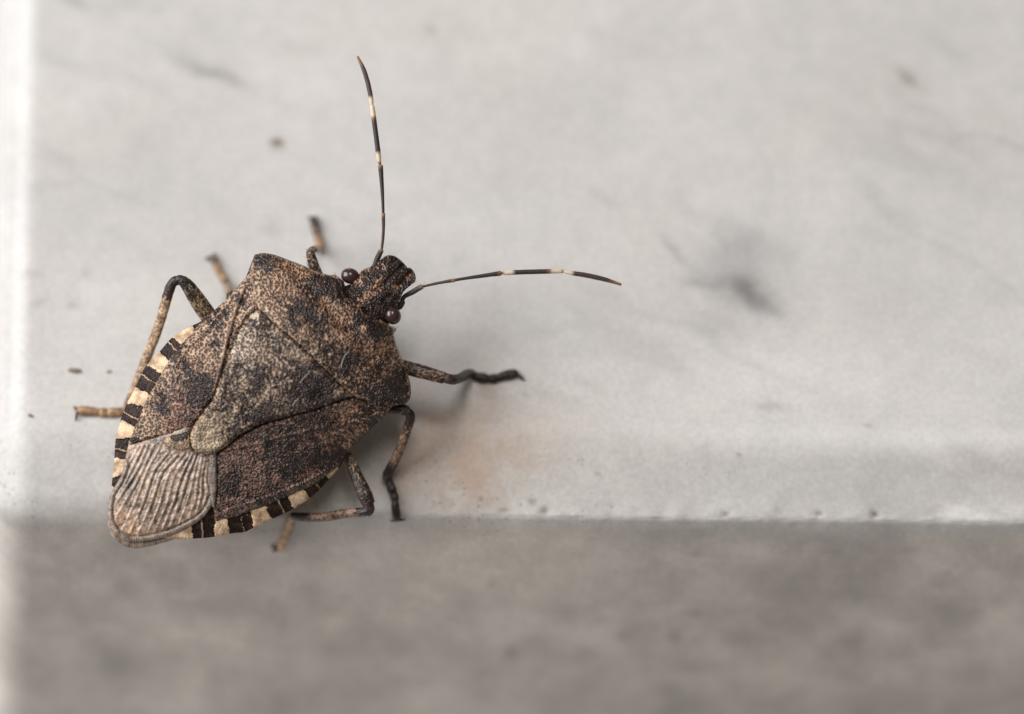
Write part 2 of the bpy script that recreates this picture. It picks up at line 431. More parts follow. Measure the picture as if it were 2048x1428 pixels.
    for b in [(1490, 592, 66, 30, 18, 0.50, GREY), (1500, 572, 42, 26, 10, 0.45, (0.97, 1, 1.03)), (1490, 505, 85, 46, -5, 0.30, GREY), (1550, 610, 40, 20, 30, 0.30, GREY), (1480, 560, 140, 75, 15, 0.10, GREY), (1345, 500, 40, 9, 52, 0.26, GREY),
              (1395, 567, 50, 9, 6, 0.22, GREY), (1450, 650, 90, 30, 20, 0.12, GREY), (1640, 700, 120, 30, 35, 0.03, GREY),
              (1815, 160, 34, 15, 38, 0.42, BRN), (1850, 235, 90, 14, 35, 0.10, GREY), (1890, 90, 50, 14, 30, 0.10, GREY), (430, 145, 66, 15, 30, 0.34, GREY), (330, 100, 80, 14, 30, 0.10, GREY), (140, 0, 40, 12, 20, 0.3, GREY),
              (260, 10, 60, 20, 0, 0.12, GREY), (600, 90, 70, 18, 10, 0.06, GREY), (555, 287, 12, 11, 0, 0.85, BRN), (862, 62, 12, 11, 0, 0.28, BRN), (540, 455, 20, 15, 0, 0.16, BRN),
              (1542, 812, 36, 8, 0, 0.26, BRN), (1190, 390, 45, 9, 35, 0.10, GREY), (1200, 65, 80, 18, 20, 0.07, GREY), (1420, 430, 120, 18, 25, 0.08, GREY), (1960, 705, 60, 14, 20, 0.08, BRN), (590, 215, 70, 16, 25, 0.06, GREY),
              (1740, 850, 10, 5, 20, 0.25, BRN), (175, 545, 9, 8, 0, 0.22, BRN), (75, 605, 20, 7, -25, 0.22, BRN), (145, 612, 10, 6, 0, 0.30, BRN), (60, 545, 25, 7, 5, 0.15, BRN), (32, 724, 6, 5, 0, 0.2, BRN), (745, 448, 14, 8, 0, 0.10, BRN), (915, 517, 20, 8, 0, 0.12, BRN),
              (975, 782, 26, 20, 0, 0.13, (0.3, 1.0, 1.2)), (895, 880, 105, 75, 20, 0.21, (0.30, 1.0, 1.5), 1.0), (860, 970, 120, 60, 0, 0.13, (0.3, 1.0, 1.5), 1.0), (1000, 850, 150, 70, 0, 0.08, (0.3, 1.0, 1.5)), (1052, 790, 6, 5, 0, 0.3, BRN),  # rusty stain, with the warm brown of the bug's shadow painted in
              (1375, 1275, 18, 14, 0, 0.40, BRN), (1410, 1225, 14, 9, 0, 0.25, BRN), (1050, 1305, 12, 16, 0, 0.32, BRN), (1268, 1270, 18, 10, 0, 0.30, BRN), (1430, 1335, 60, 14, 0, 0.25, BRN), (1375, 1378, 18, 9, 0, 0.25, BRN),
              (1720, 1295, 40, 20, 0, 0.20, BRN), (1820, 1100, 22, 10, 0, 0.22, BRN), (1400, 1107, 16, 6, 0, 0.25, BRN), (700, 1300, 70, 16, 0, 0.20, BRN), (130, 1265, 40, 12, 0, 0.18, BRN), (1000, 1165, 8, 14, 0, 0.2, BRN), (1990, 1350, 40, 20, 0, 0.15, BRN),
              (1750, 1030, 6, 5, 0, 0.7, BRN), (1638, 1028, 5, 4, 0, 0.6, BRN), (1452, 1028, 6, 4, 0, 0.6, BRN), (1090, 1022, 10, 7, 0, 0.5, BRN), (1066, 1006, 8, 6, 0, 0.45, BRN), (1005, 1022, 14, 5, 0, 0.4, BRN), (960, 997, 5, 4, 0, 0.5, BRN), (1195, 948, 4, 4, 0, 0.6, BRN), (1167, 920, 3, 3, 0, 0.5, BRN), (1480, 910, 5, 4, 0, 0.5, BRN),
              (640, 1245, 110, 22, -4, -0.16, GREY), (850, 1235, 60, 30, -20, -0.14, GREY), (560, 1270, 160, 16, 0, -0.12, GREY), (250, 1260, 40, 10, 20, -0.18, GREY), (1800, 1250, 60, 24, 20, -0.12, GREY), (1100, 1260, 150, 26, 5, -0.10, GREY), (2020, 1225, 40, 24, 0, -0.14, GREY),
              (1700, 1160, 300, 55, 0, 0.15, (0.95, 1.0, 1.02))]:  # broad darker band on the face below the arris, at the right
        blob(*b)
    worn = np.clip(sstep(0.0042, 0.0018, v) * (s > -0.0012) * 1.0 + 0.12, 0, 1) * sstep(0.016, 0.002, x)
    worn = np.clip(worn + 0.25 * face, 0.05, 1)
    F = []
    idx = np.arange(nX * nP).reshape(nX, nP)
    a = idx[:-1, :-1].ravel(); b = idx[1:, :-1].ravel(); c = idx[1:, 1:].ravel(); d = idx[:-1, 1:].ravel()
    F = list(np.stack([a, b, c, d], 1))
    F.append(list(idx[0, ::-1]) ); F.append(list(idx[-1, :]))
    back0 = len(V)
    V = np.vstack([V, [[X[0] + 0, V[idx[0, 0], 1], -THICK], [X[-1], V[idx[-1, 0], 1], -THICK]]])
    base = np.vstack([base, base[-2:]]); worn = np.concatenate([worn, worn[-2:]])
    F[-2] = [back0] + list(idx[0, :]); F[-1] = [back0 + 1] + list(idx[-1, ::-1])
    F.append([back0 + 1] + list(idx[::-1, 0]) + [back0])
    F.append([back0] + list(idx[:, -1]) + [back0 + 1])
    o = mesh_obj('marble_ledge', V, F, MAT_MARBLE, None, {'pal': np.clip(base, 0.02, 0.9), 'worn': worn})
    for p in list(o.data.polygons)[-4:]: p.use_smooth = False
    return tag(o, 'pale grey veined marble ledge with a worn rounded front edge', 'ledge', None, 'structure')
ledge = build_ledge()

bm = bmesh.new()
bmesh.ops.create_cube(bm, size=1.0)
bmesh.ops.scale(bm, vec=(0.50, 0.42, 0.02), verts=bm.verts)
bmesh.ops.translate(bm, vec=(0.02, 0.02, -0.0405), verts=bm.verts)
bmesh.ops.bevel(bm, geom=list(bm.edges), offset=0.003, segments=3, affect='EDGES')
me = bpy.data.meshes.new('white_board'); bm.to_mesh(me); bm.free(); me.materials.append(MAT_WHITE)
wb = bpy.data.objects.new('white_board', me); COL.objects.link(wb)
tag(wb, 'bright white painted board under the marble ledge', 'board', None, 'structure')

# ------------------------------------------------------------------ THE INSECT
BASE = hit(520, 760)
bug = bpy.data.objects.new('stink_bug', None)
bug.location = Vector(BASE); bug.empty_display_size = 0.003
COL.objects.link(bug)
tag(bug, 'brown mottled stink bug with banded antennae standing on the marble edge', 'bug')

H0 = np.array([812.0, 532.0]); AX = np.array([-0.741, 0.671]); AX /= np.linalg.norm(AX); BX = np.array([-AX[1], AX[0]])  # BX points to its left side (up-left)
if BX[0] > 0: BX = -BX
def ts(p):
    q = p - H0
    return q @ AX, q @ BX
ZT = ([-20, 0, 40, 80, 120, 190, 260, 340, 450, 555, 650, 760, 830], [-16, -8, 14, 26, 30, 56, 74, 72, 58, 44, 28, 10, 2])
WT = ([-20, 0, 40, 100, 122, 190, 330, 460, 560, 670, 760, 830], [30, 40, 50, 66, 100, 216, 198, 216, 192, 134, 74, 40])
def dome(p):
    t, s = ts(p)
    zc = np.interp(t, *ZT); w = np.interp(t, *WT)
    r = np.abs(s) / w
    return zc * np.clip(1 - r ** 2.1, -0.25, 1) + 4 * np.exp(-((t - 200) / 60) ** 2) * sstep(0.55, 0.95, r)

# outlines, traced along each plate's own edge (photo pixels)
HEAD_L = [(690, 572), (704, 566), (715, 555), (721, 544), (731, 537), (745, 531.5), (757, 523), (768, 514), (778.5, 510), (791, 513), (801, 520), (810, 529), (815, 535.5)]
HEAD_R = [(820.5, 535), (827.5, 542.5), (831.5, 554), (830, 563), (821, 571), (811, 579.5), (805, 587), (801, 597), (797, 607), (795, 617), (786, 633), (775, 640)]
PRO = [(508, 512), (513, 508), (529, 506), (551, 510), (578, 520), (607, 531), (631, 542), (656, 549.5), (668, 549), (674, 551), (681, 557), (688, 563), (686, 575), (693, 590), (707, 602), (722, 609), (728, 622), (739, 634), (754, 637.5), (767, 643), (780, 652), (788, 654), (793, 659), (788, 668), (792, 688), (800.5, 710), (810, 732), (816.5, 752), (821.5, 772), (821, 793), (814, 805), (804, 809.5),
       (784, 811.5), (757, 807), (733, 802), (711, 793), (690, 779), (673, 762), (656, 746.5), (632, 722.5), (612, 703), (582.5, 676), (558, 656), (533.5, 634), (516.5, 614.5), (509, 597), (505, 575), (501.5, 560), (501, 543.5), (504, 526)]
ABD_L = [(497, 549), (479, 570), (454, 597), (425, 624), (401, 643), (383.5, 651.5), (359, 665), (342, 677), (320, 702), (293, 731), (283, 748), (272, 772), (254, 807), (244, 832), (236.5, 856), (231, 880), (229, 910), (227, 942), (223.5, 969), (223, 1000), (232, 1045)]
ABD_R = [(300, 1072), (349, 1078), (391, 1077), (425, 1074), (462, 1067), (489, 1064), (506, 1056), (547, 1037), (583, 1020), (591, 1015), (618, 998), (625, 992), (642, 976), (657, 960), (677, 937), (686, 924), (697, 902), (720, 879), (745, 854), (769, 832), (786, 813)]
SCU = [(513, 622), (503, 629), (494, 638), (472, 677), (455, 721), (442.5, 753), (430, 787), (423, 804), (406, 826), (388, 852), (381, 872), (382, 886), (387, 898), (401, 907.5), (422, 909), (438, 902), (455, 890), (479, 871), (508, 854), (533, 844), (558, 838), (586, 829), (627, 819), (659, 807), (686, 797), (708, 790), (690, 772), (640, 722), (590, 674), (540, 632), (524, 618)]
COR_L = [(503, 540), (497.5, 548), (479, 569), (455, 596), (425, 624), (404, 643), (384, 664), (366, 683), (349, 705), (334.5, 727), (322, 749), (307.5, 773), (295, 796), (285.5, 818), (276, 840), (266, 862), (256, 886), (262, 893), (281, 886), (298, 878), (332, 872), (361, 865), (384, 855), (410, 830), (435, 790), (452, 745), (466, 705), (480, 672), (500, 636), (520, 618), (512, 570)]
COR_R = [(808, 803), (786, 813), (769, 831), (745, 853), (720, 878), (701, 897), (691, 910), (680, 929), (657, 948), (637, 965), (608, 979), (581, 991), (549, 1004), (524, 1015), (503, 1022), (479, 1031), (450, 1038), (431, 1042), (428, 1020), (430, 1000), (432, 971), (431, 937), (432, 905), (450, 885), (480, 862), (520, 843), (580, 824), (640, 808), (690, 790), (760, 796)]
CLAV = [(327, 884), (338, 873), (362, 867), (376, 864), (379, 890), (374, 897), (360, 900), (340, 893)]
MEM = [(256, 892), (262, 888), (281, 884), (332, 868), (384, 852), (420, 890), (429, 915), (428, 960), (427, 1000), (418, 1021), (401, 1040), (376, 1054), (347, 1068), (322, 1076), (293, 1082), (262, 1083), (238, 1073), (225, 1058), (217, 1040), (215.5, 1018), (219.5, 992), (227, 976), (239, 957), (248, 930)]
MEM2 = [(300, 900), (420, 930), (424, 1010), (400, 1044), (350, 1074), (347, 1079), (322, 1087), (293, 1094), (271, 1097), (251, 1093), (233, 1082), (221, 1068), (215, 1046), (222, 1010), (250, 960)]

LEFT_EDGE = resample(crom(ABD_L[4:], 8), 2.0, False); RIGHT_EDGE = resample(crom(ABD_R[:17][::-1], 8), 2.0, False)
# (outer-edge points where dark bands begin and end, and the pale seam inside them)
def z2(x, y): return (190 + x / 4.081, 540 + y / 4.081)
def z3(x, y): return (190 + x / 4.081, 800 + y / 4.081)
def z4(x, y): return (500 + x / 4.081, 770 + y / 4.081)
BANDS_L = [(z2(880, 400), z2(800, 455), None), (z2(628, 556), z2(532, 660), z2(605, 585)), (z2(420, 780), z2(336, 945), z2(383, 850)), (z2(258, 1090), z2(217, 1222), z2(238, 1160)), (z3(170, 325), z3(162, 465), z3(166, 395)), (z3(143, 628), z3(132, 695), None)]
BANDS_R = [(z4(800, 560), z4(728, 676), None), (z4(640, 775), z4(500, 912), z4(575, 845)), (z4(352, 1020), z4(188, 1088), z4(283, 1050)), (z3(1290, 1040), z3(1112, 1090), z3(1222, 1080)), (z3(968, 1118), z3(806, 1132), z3(882, 1132))]

def cdt(outline, step=2.5, jitter=0.25):
    o = resample(outline, step)
    lo, hi = o.min(0), o.max(0)
    gx, gy = np.meshgrid(np.arange(lo[0], hi[0], step), np.arange(lo[1], hi[1], step * 0.866))
    gx = gx + (np.arange(gx.shape[0]) % 2)[:, None] * step / 2
    g = np.stack([gx.ravel(), gy.ravel()], 1)
    g = g + np.random.RandomState(1).uniform(-jitter, jitter, g.shape)
    g = g[inside(g, o)]
    d, _ = seg_dist(g, o)
    g = g[d > step * 0.6]
    n = len(o)
    pts = np.vstack([o, g])
    r = delaunay_2d_cdt([Vector(p) for p in pts], [(i, (i + 1) % n) for i in range(n)], [], 1, 1e-5)
    V = np.array([tuple(v) for v in r[0]]); F = np.array(r[2])
    return V, F, o

def shell(name, outline, zt, zb, mat, attrf, parent, step=2.5, edge_round=0.0):
    """closed plate: top surface zt(p, d), bottom zb(p, d, ztop); d = distance to the edge"""
    V, F, o = cdt(outline, step)
    d, _ = seg_dist(V, o)
    top = zt(V, d)
    rim = d < 1e-3
    bot = zb(V, d, top)
    mapb = np.full(len(V), -1); inner = np.where(~rim)[0]
    mapb[inner] = len(V) + np.arange(len(inner)); mapb[rim] = np.where(rim)[0]
    W = np.vstack([P3(V[:, 0], V[:, 1], top), P3(V[inner, 0], V[inner, 1], bot[inner])]) - BASE
    FF = np.vstack([F, mapb[F][:, ::-1]])
    A = attrf(V, d)
    A['pc'] = np.stack([V[:, 0], V[:, 1], 0 * V[:, 0]], 1)
    full = {}
    for k, a in A.items(): full[k] = np.concatenate([a, a[inner]])
    return mesh_obj(name, W, FF, mat, parent, full)

def paint(V, pts, base):
    """soft pigment map: sum of round patches (x, y, r, amount)"""
    b = np.full(len(V), float(base))
    for x, y, r, a in pts:
        b = b + 1.15 * a * np.exp(-(((V[:, 0] - x) ** 2 + (V[:, 1] - y) ** 2) / r ** 2))
    return b
def lerp3(a, b, f): return np.asarray(a)[None] * (1 - f[:, None]) + np.asarray(b)[None] * f[:, None]
TAN, BUFF, PALE, RUST, GREYB = (0.43, 0.260, 0.165), (0.49, 0.36, 0.25), (0.72, 0.545, 0.375), (0.25, 0.150, 0.115), (0.42, 0.315, 0.23)

# ---- body: head, pronotum and abdomen in one continuous skin
pro_s = crom(PRO, 6, True)
left_side = list(crom(HEAD_L, 6)); right_side = list(crom(HEAD_R, 6))
def part_of(poly, a, b): return poly[a:b]
body_out = np.vstack([crom([(504, 526)] + PRO[0:12] , 6)[4:],
                      crom(HEAD_L, 6), crom(HEAD_R, 6),
                      crom(PRO[20:33], 6),
                      crom(ABD_R[::-1], 6)[2:], crom(ABD_L[::-1], 6)[:-2], ])
head_poly = np.vstack([crom(HEAD_L, 6), crom(HEAD_R, 6), [(739, 634), (722, 609), (707, 602)]])
cor_l_s, cor_r_s = crom(COR_L, 6, True), crom(COR_R, 6, True)

def tri_groove(V, line, w):
    d, _ = seg_dist(V, np.asarray(line, float), False)
    return np.exp(-(d / w) ** 2)
GROOVE_1 = [(806, 528), (790, 546), (768, 568), (748, 584)]
GROOVE_2 = [(822, 545), (806, 562), (786, 584), (768, 600)]

def conn(V):
    """banding of the abdomen's margin: dark amount, seam amount, weight"""
    dark = np.zeros(len(V)); seam = np.zeros(len(V)); wt = np.zeros(len(V))
    for edge, bands in ((LEFT_EDGE, BANDS_L), (RIGHT_EDGE, BANDS_R)):
        d, T = seg_dist(V, edge, False)
        L = np.linalg.norm(np.diff(edge, axis=0), axis=1).sum()
        m = d < 62
        s = T * L + (vnoise(V[:, 0] / 6, V[:, 1] / 6, 5) - 0.5) * 5 
        # the pale spots are wedge shaped: dark bands widen inwards
        for a, b, sm in bands:
            _, ta = seg_dist(np.array([a]), edge, False); _, tb = seg_dist(np.array([b]), edge, False)
            lo, hi = sorted((ta[0] * L, tb[0] * L))
            widen = np.clip(d - 3, 0, 40) * 0.26
            k = sstep(lo - 3.2 - widen, lo - 0.8 - widen, s) * sstep(hi + 3.2 + widen * 0.3, hi + 0.8 + widen * 0.3, s)
            dark = np.where(m, np.maximum(dark, k), dark)
            if sm is not None:
                _, tm = seg_dist(np.array([sm]), edge, False)
                sl = tm[0] * L + (4 if edge is LEFT_EDGE else 0) * np.clip(d / 20, 0, 1)
                seam = np.where(m, np.maximum(seam, np.exp(-((T * L - sl) / 1.7) ** 2)), seam)
        wt = np.where(m, 1.0, wt)
    return dark, seam, wt

PRO_SPOTS = [(528, 520, 22, .45), (600, 545, 26, -.15), (640, 580, 34, .40), (665, 570, 24, .40), (690, 590, 20, .35), (575, 545, 40, -.12), (545, 590, 34, .05), (600, 612, 30, .10), (560, 565, 18, -.2), (585, 640, 30, .22), (625, 635, 26, .30), (650, 600, 9, -.75), (612, 660, 20, -.25), (680, 630, 28, -.25),
             (720, 640, 26, .40), (750, 660, 26, .5), (727, 658, 7, -1.1), (765, 687, 7, -.6), (640, 612, 20, -.15), (700, 690, 26, -.15), (735, 700, 22, -.25), (770, 720, 24, .1), (700, 710, 24, .35), (690, 740, 30, .25), (655, 700, 24, .3), (740, 745, 30, .1), (767, 750, 5, -.8), (790, 790, 30, .5), (765, 775, 26, .05), (740, 790, 26, .3), (803, 750, 20, .35), (780, 735, 12, -.2), (675, 668, 22, -.3), (690, 655, 12, .3), (640, 650, 18, .35)]
HEAD_SPOTS = [(768, 534, 9, -.7), (790, 540, 18, .5), (760, 562, 10, -.35), (732, 592, 10, -.7), (745, 582, 9, -.7), (758, 570, 9, -.6), (724, 600, 8, -.6), (718, 558, 6, -.9), (734, 538, 7, -.9), (818, 555, 6, -.7), (793, 572, 8, -.6), (783, 580, 8, -.5), (760, 620, 24, .3), (810, 530, 6, -.7), (712, 573, 10, -.3)]

def body_top(V, d):
    z = dome(V)
    inp = inside(V, pro_s); dp, tp = seg_dist(V, pro_s)
    inh = inside(V, head_poly) & ~inp
    z = np.where(inp, z + 10 * sstep(-0.5, 4, dp) - 3 * np.exp(-((dp - 7) / 3.5) ** 2), np.where(inh, z + 3 * np.exp(-(d / 4) ** 2), z - 9))
    # two calli behind the head and a shallow furrow across the pronotum
    for cx, cy in ((665, 578), (745, 668)):
        z = z + np.where(inp, 4 * np.exp(-(((V[:, 0] - cx) / 30) ** 2 + ((V[:, 1] - cy) / 24) ** 2)), 0)
    t, s = ts(V)
    z = z - np.where(inp, 5 * np.exp(-((t - 172) / 12) ** 2), 0)
    z = z - np.where(inh, 5 * (tri_groove(V, GROOVE_1, 3.5) + tri_groove(V, GROOVE_2, 3.5)), 0)
    z = z + np.where(inp | inh, (fbm(V[:, 0] / 16, V[:, 1] / 16, 3, 7) - 0.5) * 5, 0)
    dk, sm, wt = conn(V)
    ab = ~inp & ~inh
    z = z + np.where(ab & (wt > 0), 3.0 * sm * dk - 0.0 + 2.5 * (1 - dk) + 1.5 * (vnoise(V[:, 0] / 3.5, V[:, 1] / 3.5, 8) - .5) * dk, 0)
    return np.where(d < 1e-3, np.where(inp | inh, dome(V) + 1, dome(V) - 9), z)
def body_bot(V, d, top):
    t, s = ts(V)
    depth = np.interp(t, [0, 60, 120, 200, 500, 650, 780], [26, 45, 66, 84, 80, 55, 25])
    zb = dome(V) * 0 - 6 - depth * (1 - np.exp(-d / 42))
    return np.minimum(zb, top - 2)
def body_attr(V, d):
    inp = inside(V, pro_s); inh = inside(V, head_poly) & ~inp
    dp, tp = seg_dist(V, pro_s)
    bias = np.where(inp, paint(V, PRO_SPOTS + [(525, 595, 35, -.2), (560, 640, 25, -.15)], -0.05), np.where(inh, paint(V, HEAD_SPOTS, 0.42), 0.2))  # last two pale patches put the sheen at the left rear into the colour
    t, s = ts(V)
    pal = np.where(inp[:, None], lerp3(TAN, BUFF, sstep(180, 290, t)), np.asarray(TAN)[None])
    # pale rims of the pronotum
    rim = np.where(inp, np.exp(-(dp / 2.6) ** 2), 0)
    lat = sstep(118, 150, t) * sstep(260, 200, np.abs(t + 0 * s))
    rimw = paint(V, [(600, 528, 45, 1.0), (645, 546, 25, .8), (805, 715, 30, 1.1), (818, 755, 16, .7), (530, 630, 45, .9), (505, 570, 30, .7), (700, 785, 22, .9), (790, 660, 8, 1), (674, 551, 8, 1)], 0.15).clip(0, 1.2)
    rimn = np.where(inp, np.exp(-(dp / 3.4) ** 2), 0) * rimw
    bias = bias - rimn * 1.3 * np.where(vnoise(V[:, 0] / 9, V[:, 1] / 9, 12) > 0.3, 1, 0.0)
    pal = pal * (1 - 0.6 * rimn[:, None].clip(0, 1)) + 0.6 * rimn[:, None].clip(0, 1) * np.array([0.52, 0.37, 0.245])[None]
    pun = np.where(inp | inh, 0.85, 0.5) * (1 - 0.7 * np.clip(rimn, 0, 1))
    dk, sm, wt = conn(V)
    ab = ~inp & ~inh
    c = ab & (wt > 0)
    bias = np.where(c, np.where(sm * dk > 0.55, -2.0, np.where(dk > 0.5, 2.0, -2.0)), bias)
    pal = np.where(c[:, None], np.asarray(PALE)[None] * (1 - 0.55 * (sm * dk)[:, None]), pal)
    pun = np.where(c, 0.0, pun)
    return {'bias': bias, 'pal': pal, 'pun': pun, 'matte': np.where(c, 1.0, 0.0)}
body = shell('body', body_out, body_top, body_bot, MAT_BODY, body_attr, bug)

# ---- wings and scutellum lie over the abdomen
thin = lambda k: (lambda V, d, top: top - k)
def ridge(V, line, w, h):
    d, _ = seg_dist(V, crom(line, 6), False)
    return h * np.exp(-(d / w) ** 2), np.exp(-(d / (w * 0.9)) ** 2)
VEIN_L1 = [(489, 573), (477, 604), (459.5, 660), (447, 711), (435, 760), (424, 797)]
VEIN_L2 = [(487, 565), (455, 606), (425, 643), (403, 670), (374, 698), (352, 730)]
VEIN_L3 = [(336, 830), (333, 850), (331, 868)]
VEIN_R1 = [(786, 818), (730, 838), (680, 850), (620, 860), (540, 880), (470, 896)]
VEIN_R2 = [(780, 826), (740, 862), (690, 915), (640, 950), (560, 985), (450, 1022)]
CL_SPOTS = [(350, 705, 18, .5), (372, 735, 14, .35), (330, 745, 12, -.3), (395, 765, 26, .45), (418, 760, 14, .4), (395, 790, 16, .4), (323, 815, 13, .75), (323, 790, 9, .5), (380, 812, 24, .15), (405, 700, 24, -.25), (425, 650, 20, .3), (440, 620, 16, .35), (470, 640, 14, -.25), (400, 730, 20, -.15), (300, 840, 24, -.25), (360, 845, 24, .0), (455, 690, 10, .2), (480, 600, 12, .4), (395, 680, 12, -.2), (270, 880, 12, .5), (420, 800, 18, .45), (430, 690, 10, .35)]
CR_SPOTS = [(470, 910, 30, -.05), (560, 880, 30, .35), (540, 915, 24, .25), (600, 870, 20, .1), (520, 960, 34, -.1), (460, 970, 26, .45), (580, 940, 20, .45), (620, 915, 26, .35), (600, 960, 26, -.05), (560, 995, 22, .15), (650, 880, 22, -.1), (690, 865, 24, .1), (640, 840, 26, .35), (700, 830, 22, -.1), (740, 830, 26, .25), (680, 900, 18, .4), (690, 893, 8, -.6), (655, 925, 22, .35), (630, 945, 12, -.25), (480, 1010, 24, .0), (530, 1000, 18, .2), (760, 815, 16, .1)]
def cor_top(side):
    veins = (VEIN_L1, VEIN_L2, VEIN_L3) if side == 'L' else (VEIN_R1, VEIN_R2)
    def f(V, d):
        z = dome(V) - 1.5 - 5 * np.exp(-(d / 3.5) ** 2)
        ds, _ = seg_dist(V, crom(SCU, 6, True)); z = z - 6 * np.exp(-(ds / 5) ** 2)
        for v, h in zip(veins, (4, 4, 2)): z = z + ridge(V, v, 2.6, h)[0]
        if side == 'L':   # furrow between clavus and corium
            z = z - ridge(V, [(p[0] + 6, p[1] + 1) for p in VEIN_L1], 3.0, 4)[0]
        z = z + (fbm(V[:, 0] / 14, V[:, 1] / 14, 3, 17) - 0.5) * 4
        return z
    return f
def cor_attr(side):
    def f(V, d):
        if side == 'L':
            bias = paint(V, CL_SPOTS, -0.12)
            red = paint(V, [(375, 835, 55, 1.0), (420, 790, 40, .7), (385, 760, 40, .35), (450, 680, 25, .3)], 0).clip(0, 1)
            pal = lerp3((0.47, 0.33, 0.23), (0.30, 0.170, 0.125), red)
            r1 = ridge(V, VEIN_L1, 2.4, 1)[1]; bias = bias - 0.5 * r1
            pal = pal * (1 - r1[:, None]) + np.array([0.25, 0.15, 0.10])[None] * r1[:, None]
            r2 = ridge(V, VEIN_L2, 2.2, 1)[1] + ridge(V, VEIN_L3, 2.2, 1)[1]; bias = bias - 0.6 * r2
            edge = np.exp(-(d / 3) ** 2); bias = bias - 0.2 * edge
            pun = np.full(len(V), 0.85) - 0.5 * r1
        else:
            bias = paint(V, CR_SPOTS, -0.04)
            pal = lerp3(RUST, TAN, sstep(600, 740, V[:, 0]))  # ground painted darker than the left wing's, standing in for its shade
            pal = pal * 1.0
            e2 = sstep(434, 430, V[:, 0]) ; bias = bias - 0.5 * e2
            pun = np.full(len(V), 0.8)
        return {'bias': bias, 'pal': pal, 'pun': pun}
    return f
wl = shell('forewing', cor_l_s, cor_top('L'), thin(5), MAT_WING, cor_attr('L'), bug)
wr = shell('forewing', cor_r_s, cor_top('R'), thin(5), MAT_WING, cor_attr('R'), bug)

# membrane: corrugated by its veins
def fan():
    bases = [z3(*p) for p in [(362, 372), (392, 366), (430, 368), (480, 362), (545, 352), (600, 420), (668, 448), (722, 440), (766, 436), (796, 432), (822, 440), (848, 448), (872, 455), (896, 462), (915, 470)]]
    mids = [z3(*p) for p in [(262, 545), (300, 560), (345, 560), (385, 570), (430, 570), (480, 580), (540, 600), (600, 610), (650, 620), (700, 630), (755, 620), (806, 620), (838, 640), (868, 640), (900, 640)]]
    ends = [z3(*p) for p in [(165, 735), (150, 800), (145, 880), (170, 960), (215, 1075), (285, 1085), (355, 1085), (430, 1085), (490, 1075), (550, 1050), (610, 1030), (685, 1010), (770, 960), (825, 925), (890, 850)]]
    out = []
    for b, m, e in zip(bases, mids, ends):
        q = (0.42 * m[0] + 0.58 * e[0] + 5, 0.42 * m[1] + 0.58 * e[1] - 6)
        out.append(crom([b, m, q, e], 8))
    return out
FAN = fan()
def mem_vein(V):
    r = np.zeros(len(V)); g = np.zeros(len(V))
    for i, l in enumerate(FAN):
        d, T = seg_dist(V, l, False)
        r = np.maximum(r, np.exp(-(d / (1.5 + 0.9 * math.sin(i * 1.7) ** 2)) ** 2))
        d2, _ = seg_dist(V, l + np.array([4.6, 2.4])[None], False)
        g = np.maximum(g, np.exp(-(d2 / (1.3 + 0.8 * math.sin(i * 2.9 + 1) ** 2)) ** 2) * sstep(0.98, 0.55, T) * (0.25 + 0.75 * math.sin(i * 2.3) ** 2))
    return r, g
mem_s = crom(MEM, 6, True); mem2_s = crom(MEM2, 6, True)
EDGE_M = crom([(248, 930), (239, 957), (227, 976), (219.5, 992), (215.5, 1018), (217, 1040), (225, 1058), (238, 1073), (262, 1083), (293, 1082), (322, 1076), (347, 1068), (376, 1054), (401, 1040), (418, 1021), (427, 1000)], 8)
def rib(V, scale=1.0):
    de, T = seg_dist(V, EDGE_M, False)
    L = np.linalg.norm(np.diff(EDGE_M, axis=0), axis=1).sum()
    return (0.5 + 0.5 * np.cos(T * L / 4.6 * 2 * math.pi)), de
def mem_top(V, d):
    r, g = mem_vein(V); rb, de = rib(V)
    body_z = dome(V) - 2
    w = sstep(7, 13, de)
    z = body_z + w * (1.6 * r - 1.8 * g + (fbm(V[:, 0] / 9, V[:, 1] / 9, 3, 27) - 0.5) * 4) + (1 - w) * (1.6 * rb + 0.5)
    z = z - 3.0 * np.exp(-((de - 11) / 2.2) ** 2)
    ds, _ = seg_dist(V, crom(SCU, 6, True)); z = z - 8 * np.exp(-(ds / 5) ** 2)
    return z - 3 * np.exp(-(d / 2.0) ** 2)
def mem_attr(V, d):
    r, g = mem_vein(V); rb, de = rib(V)
    w = sstep(8, 13, de)
    pal = lerp3((0.50, 0.37, 0.28), (0.42, 0.33, 0.275), sstep(.45, .7, fbm(V[:, 0] / 26, V[:, 1] / 26, 3, 37)))
    blot = sstep(0.52, 0.68, fbm(V[:, 0] / 22, V[:, 1] / 22, 4, 47)) * 0.75
    pal = pal * (1 - 0.62 * blot[:, None])
    pal = pal * (1 - (r * w)[:, None]) + np.array([0.54, 0.44, 0.37])[None] * (r * w)[:, None]
    pal = pal * (1 - 0.80 * (g * w)[:, None])
    rimc = np.array([0.40, 0.33, 0.275])[None] * (0.62 + 0.38 * rb[:, None])
    pal = pal * w[:, None] + rimc * (1 - w[:, None])
    pal = pal * (1 - 0.45 * np.exp(-((de - 11) / 2.0) ** 2))[:, None]
    dark = paint(V, [(252, 965, 18, .55), (262, 985, 16, .45), (243, 1000, 10, .3)], 0).clip(0, .8)
    pal = pal * (1 - dark[:, None] * 0.7) + 0
    light = paint(V, [(238, 1030, 14, .5), (262, 1055, 14, .6)], 0).clip(0, 1)
    pal = lerp3((1, 1, 1), (1.25, 1.1, 0.9), light) * pal
    return {'pal': pal}
mem = shell('wing_membrane', mem_s, mem_top, thin(3), MAT_MEM, mem_attr, wl, step=1.8)
def mem2_top(V, d):
    rb, de = rib(V)
    return dome(V) - 9 + 1.0 * rb - 2 * np.exp(-(d / 2.0) ** 2)
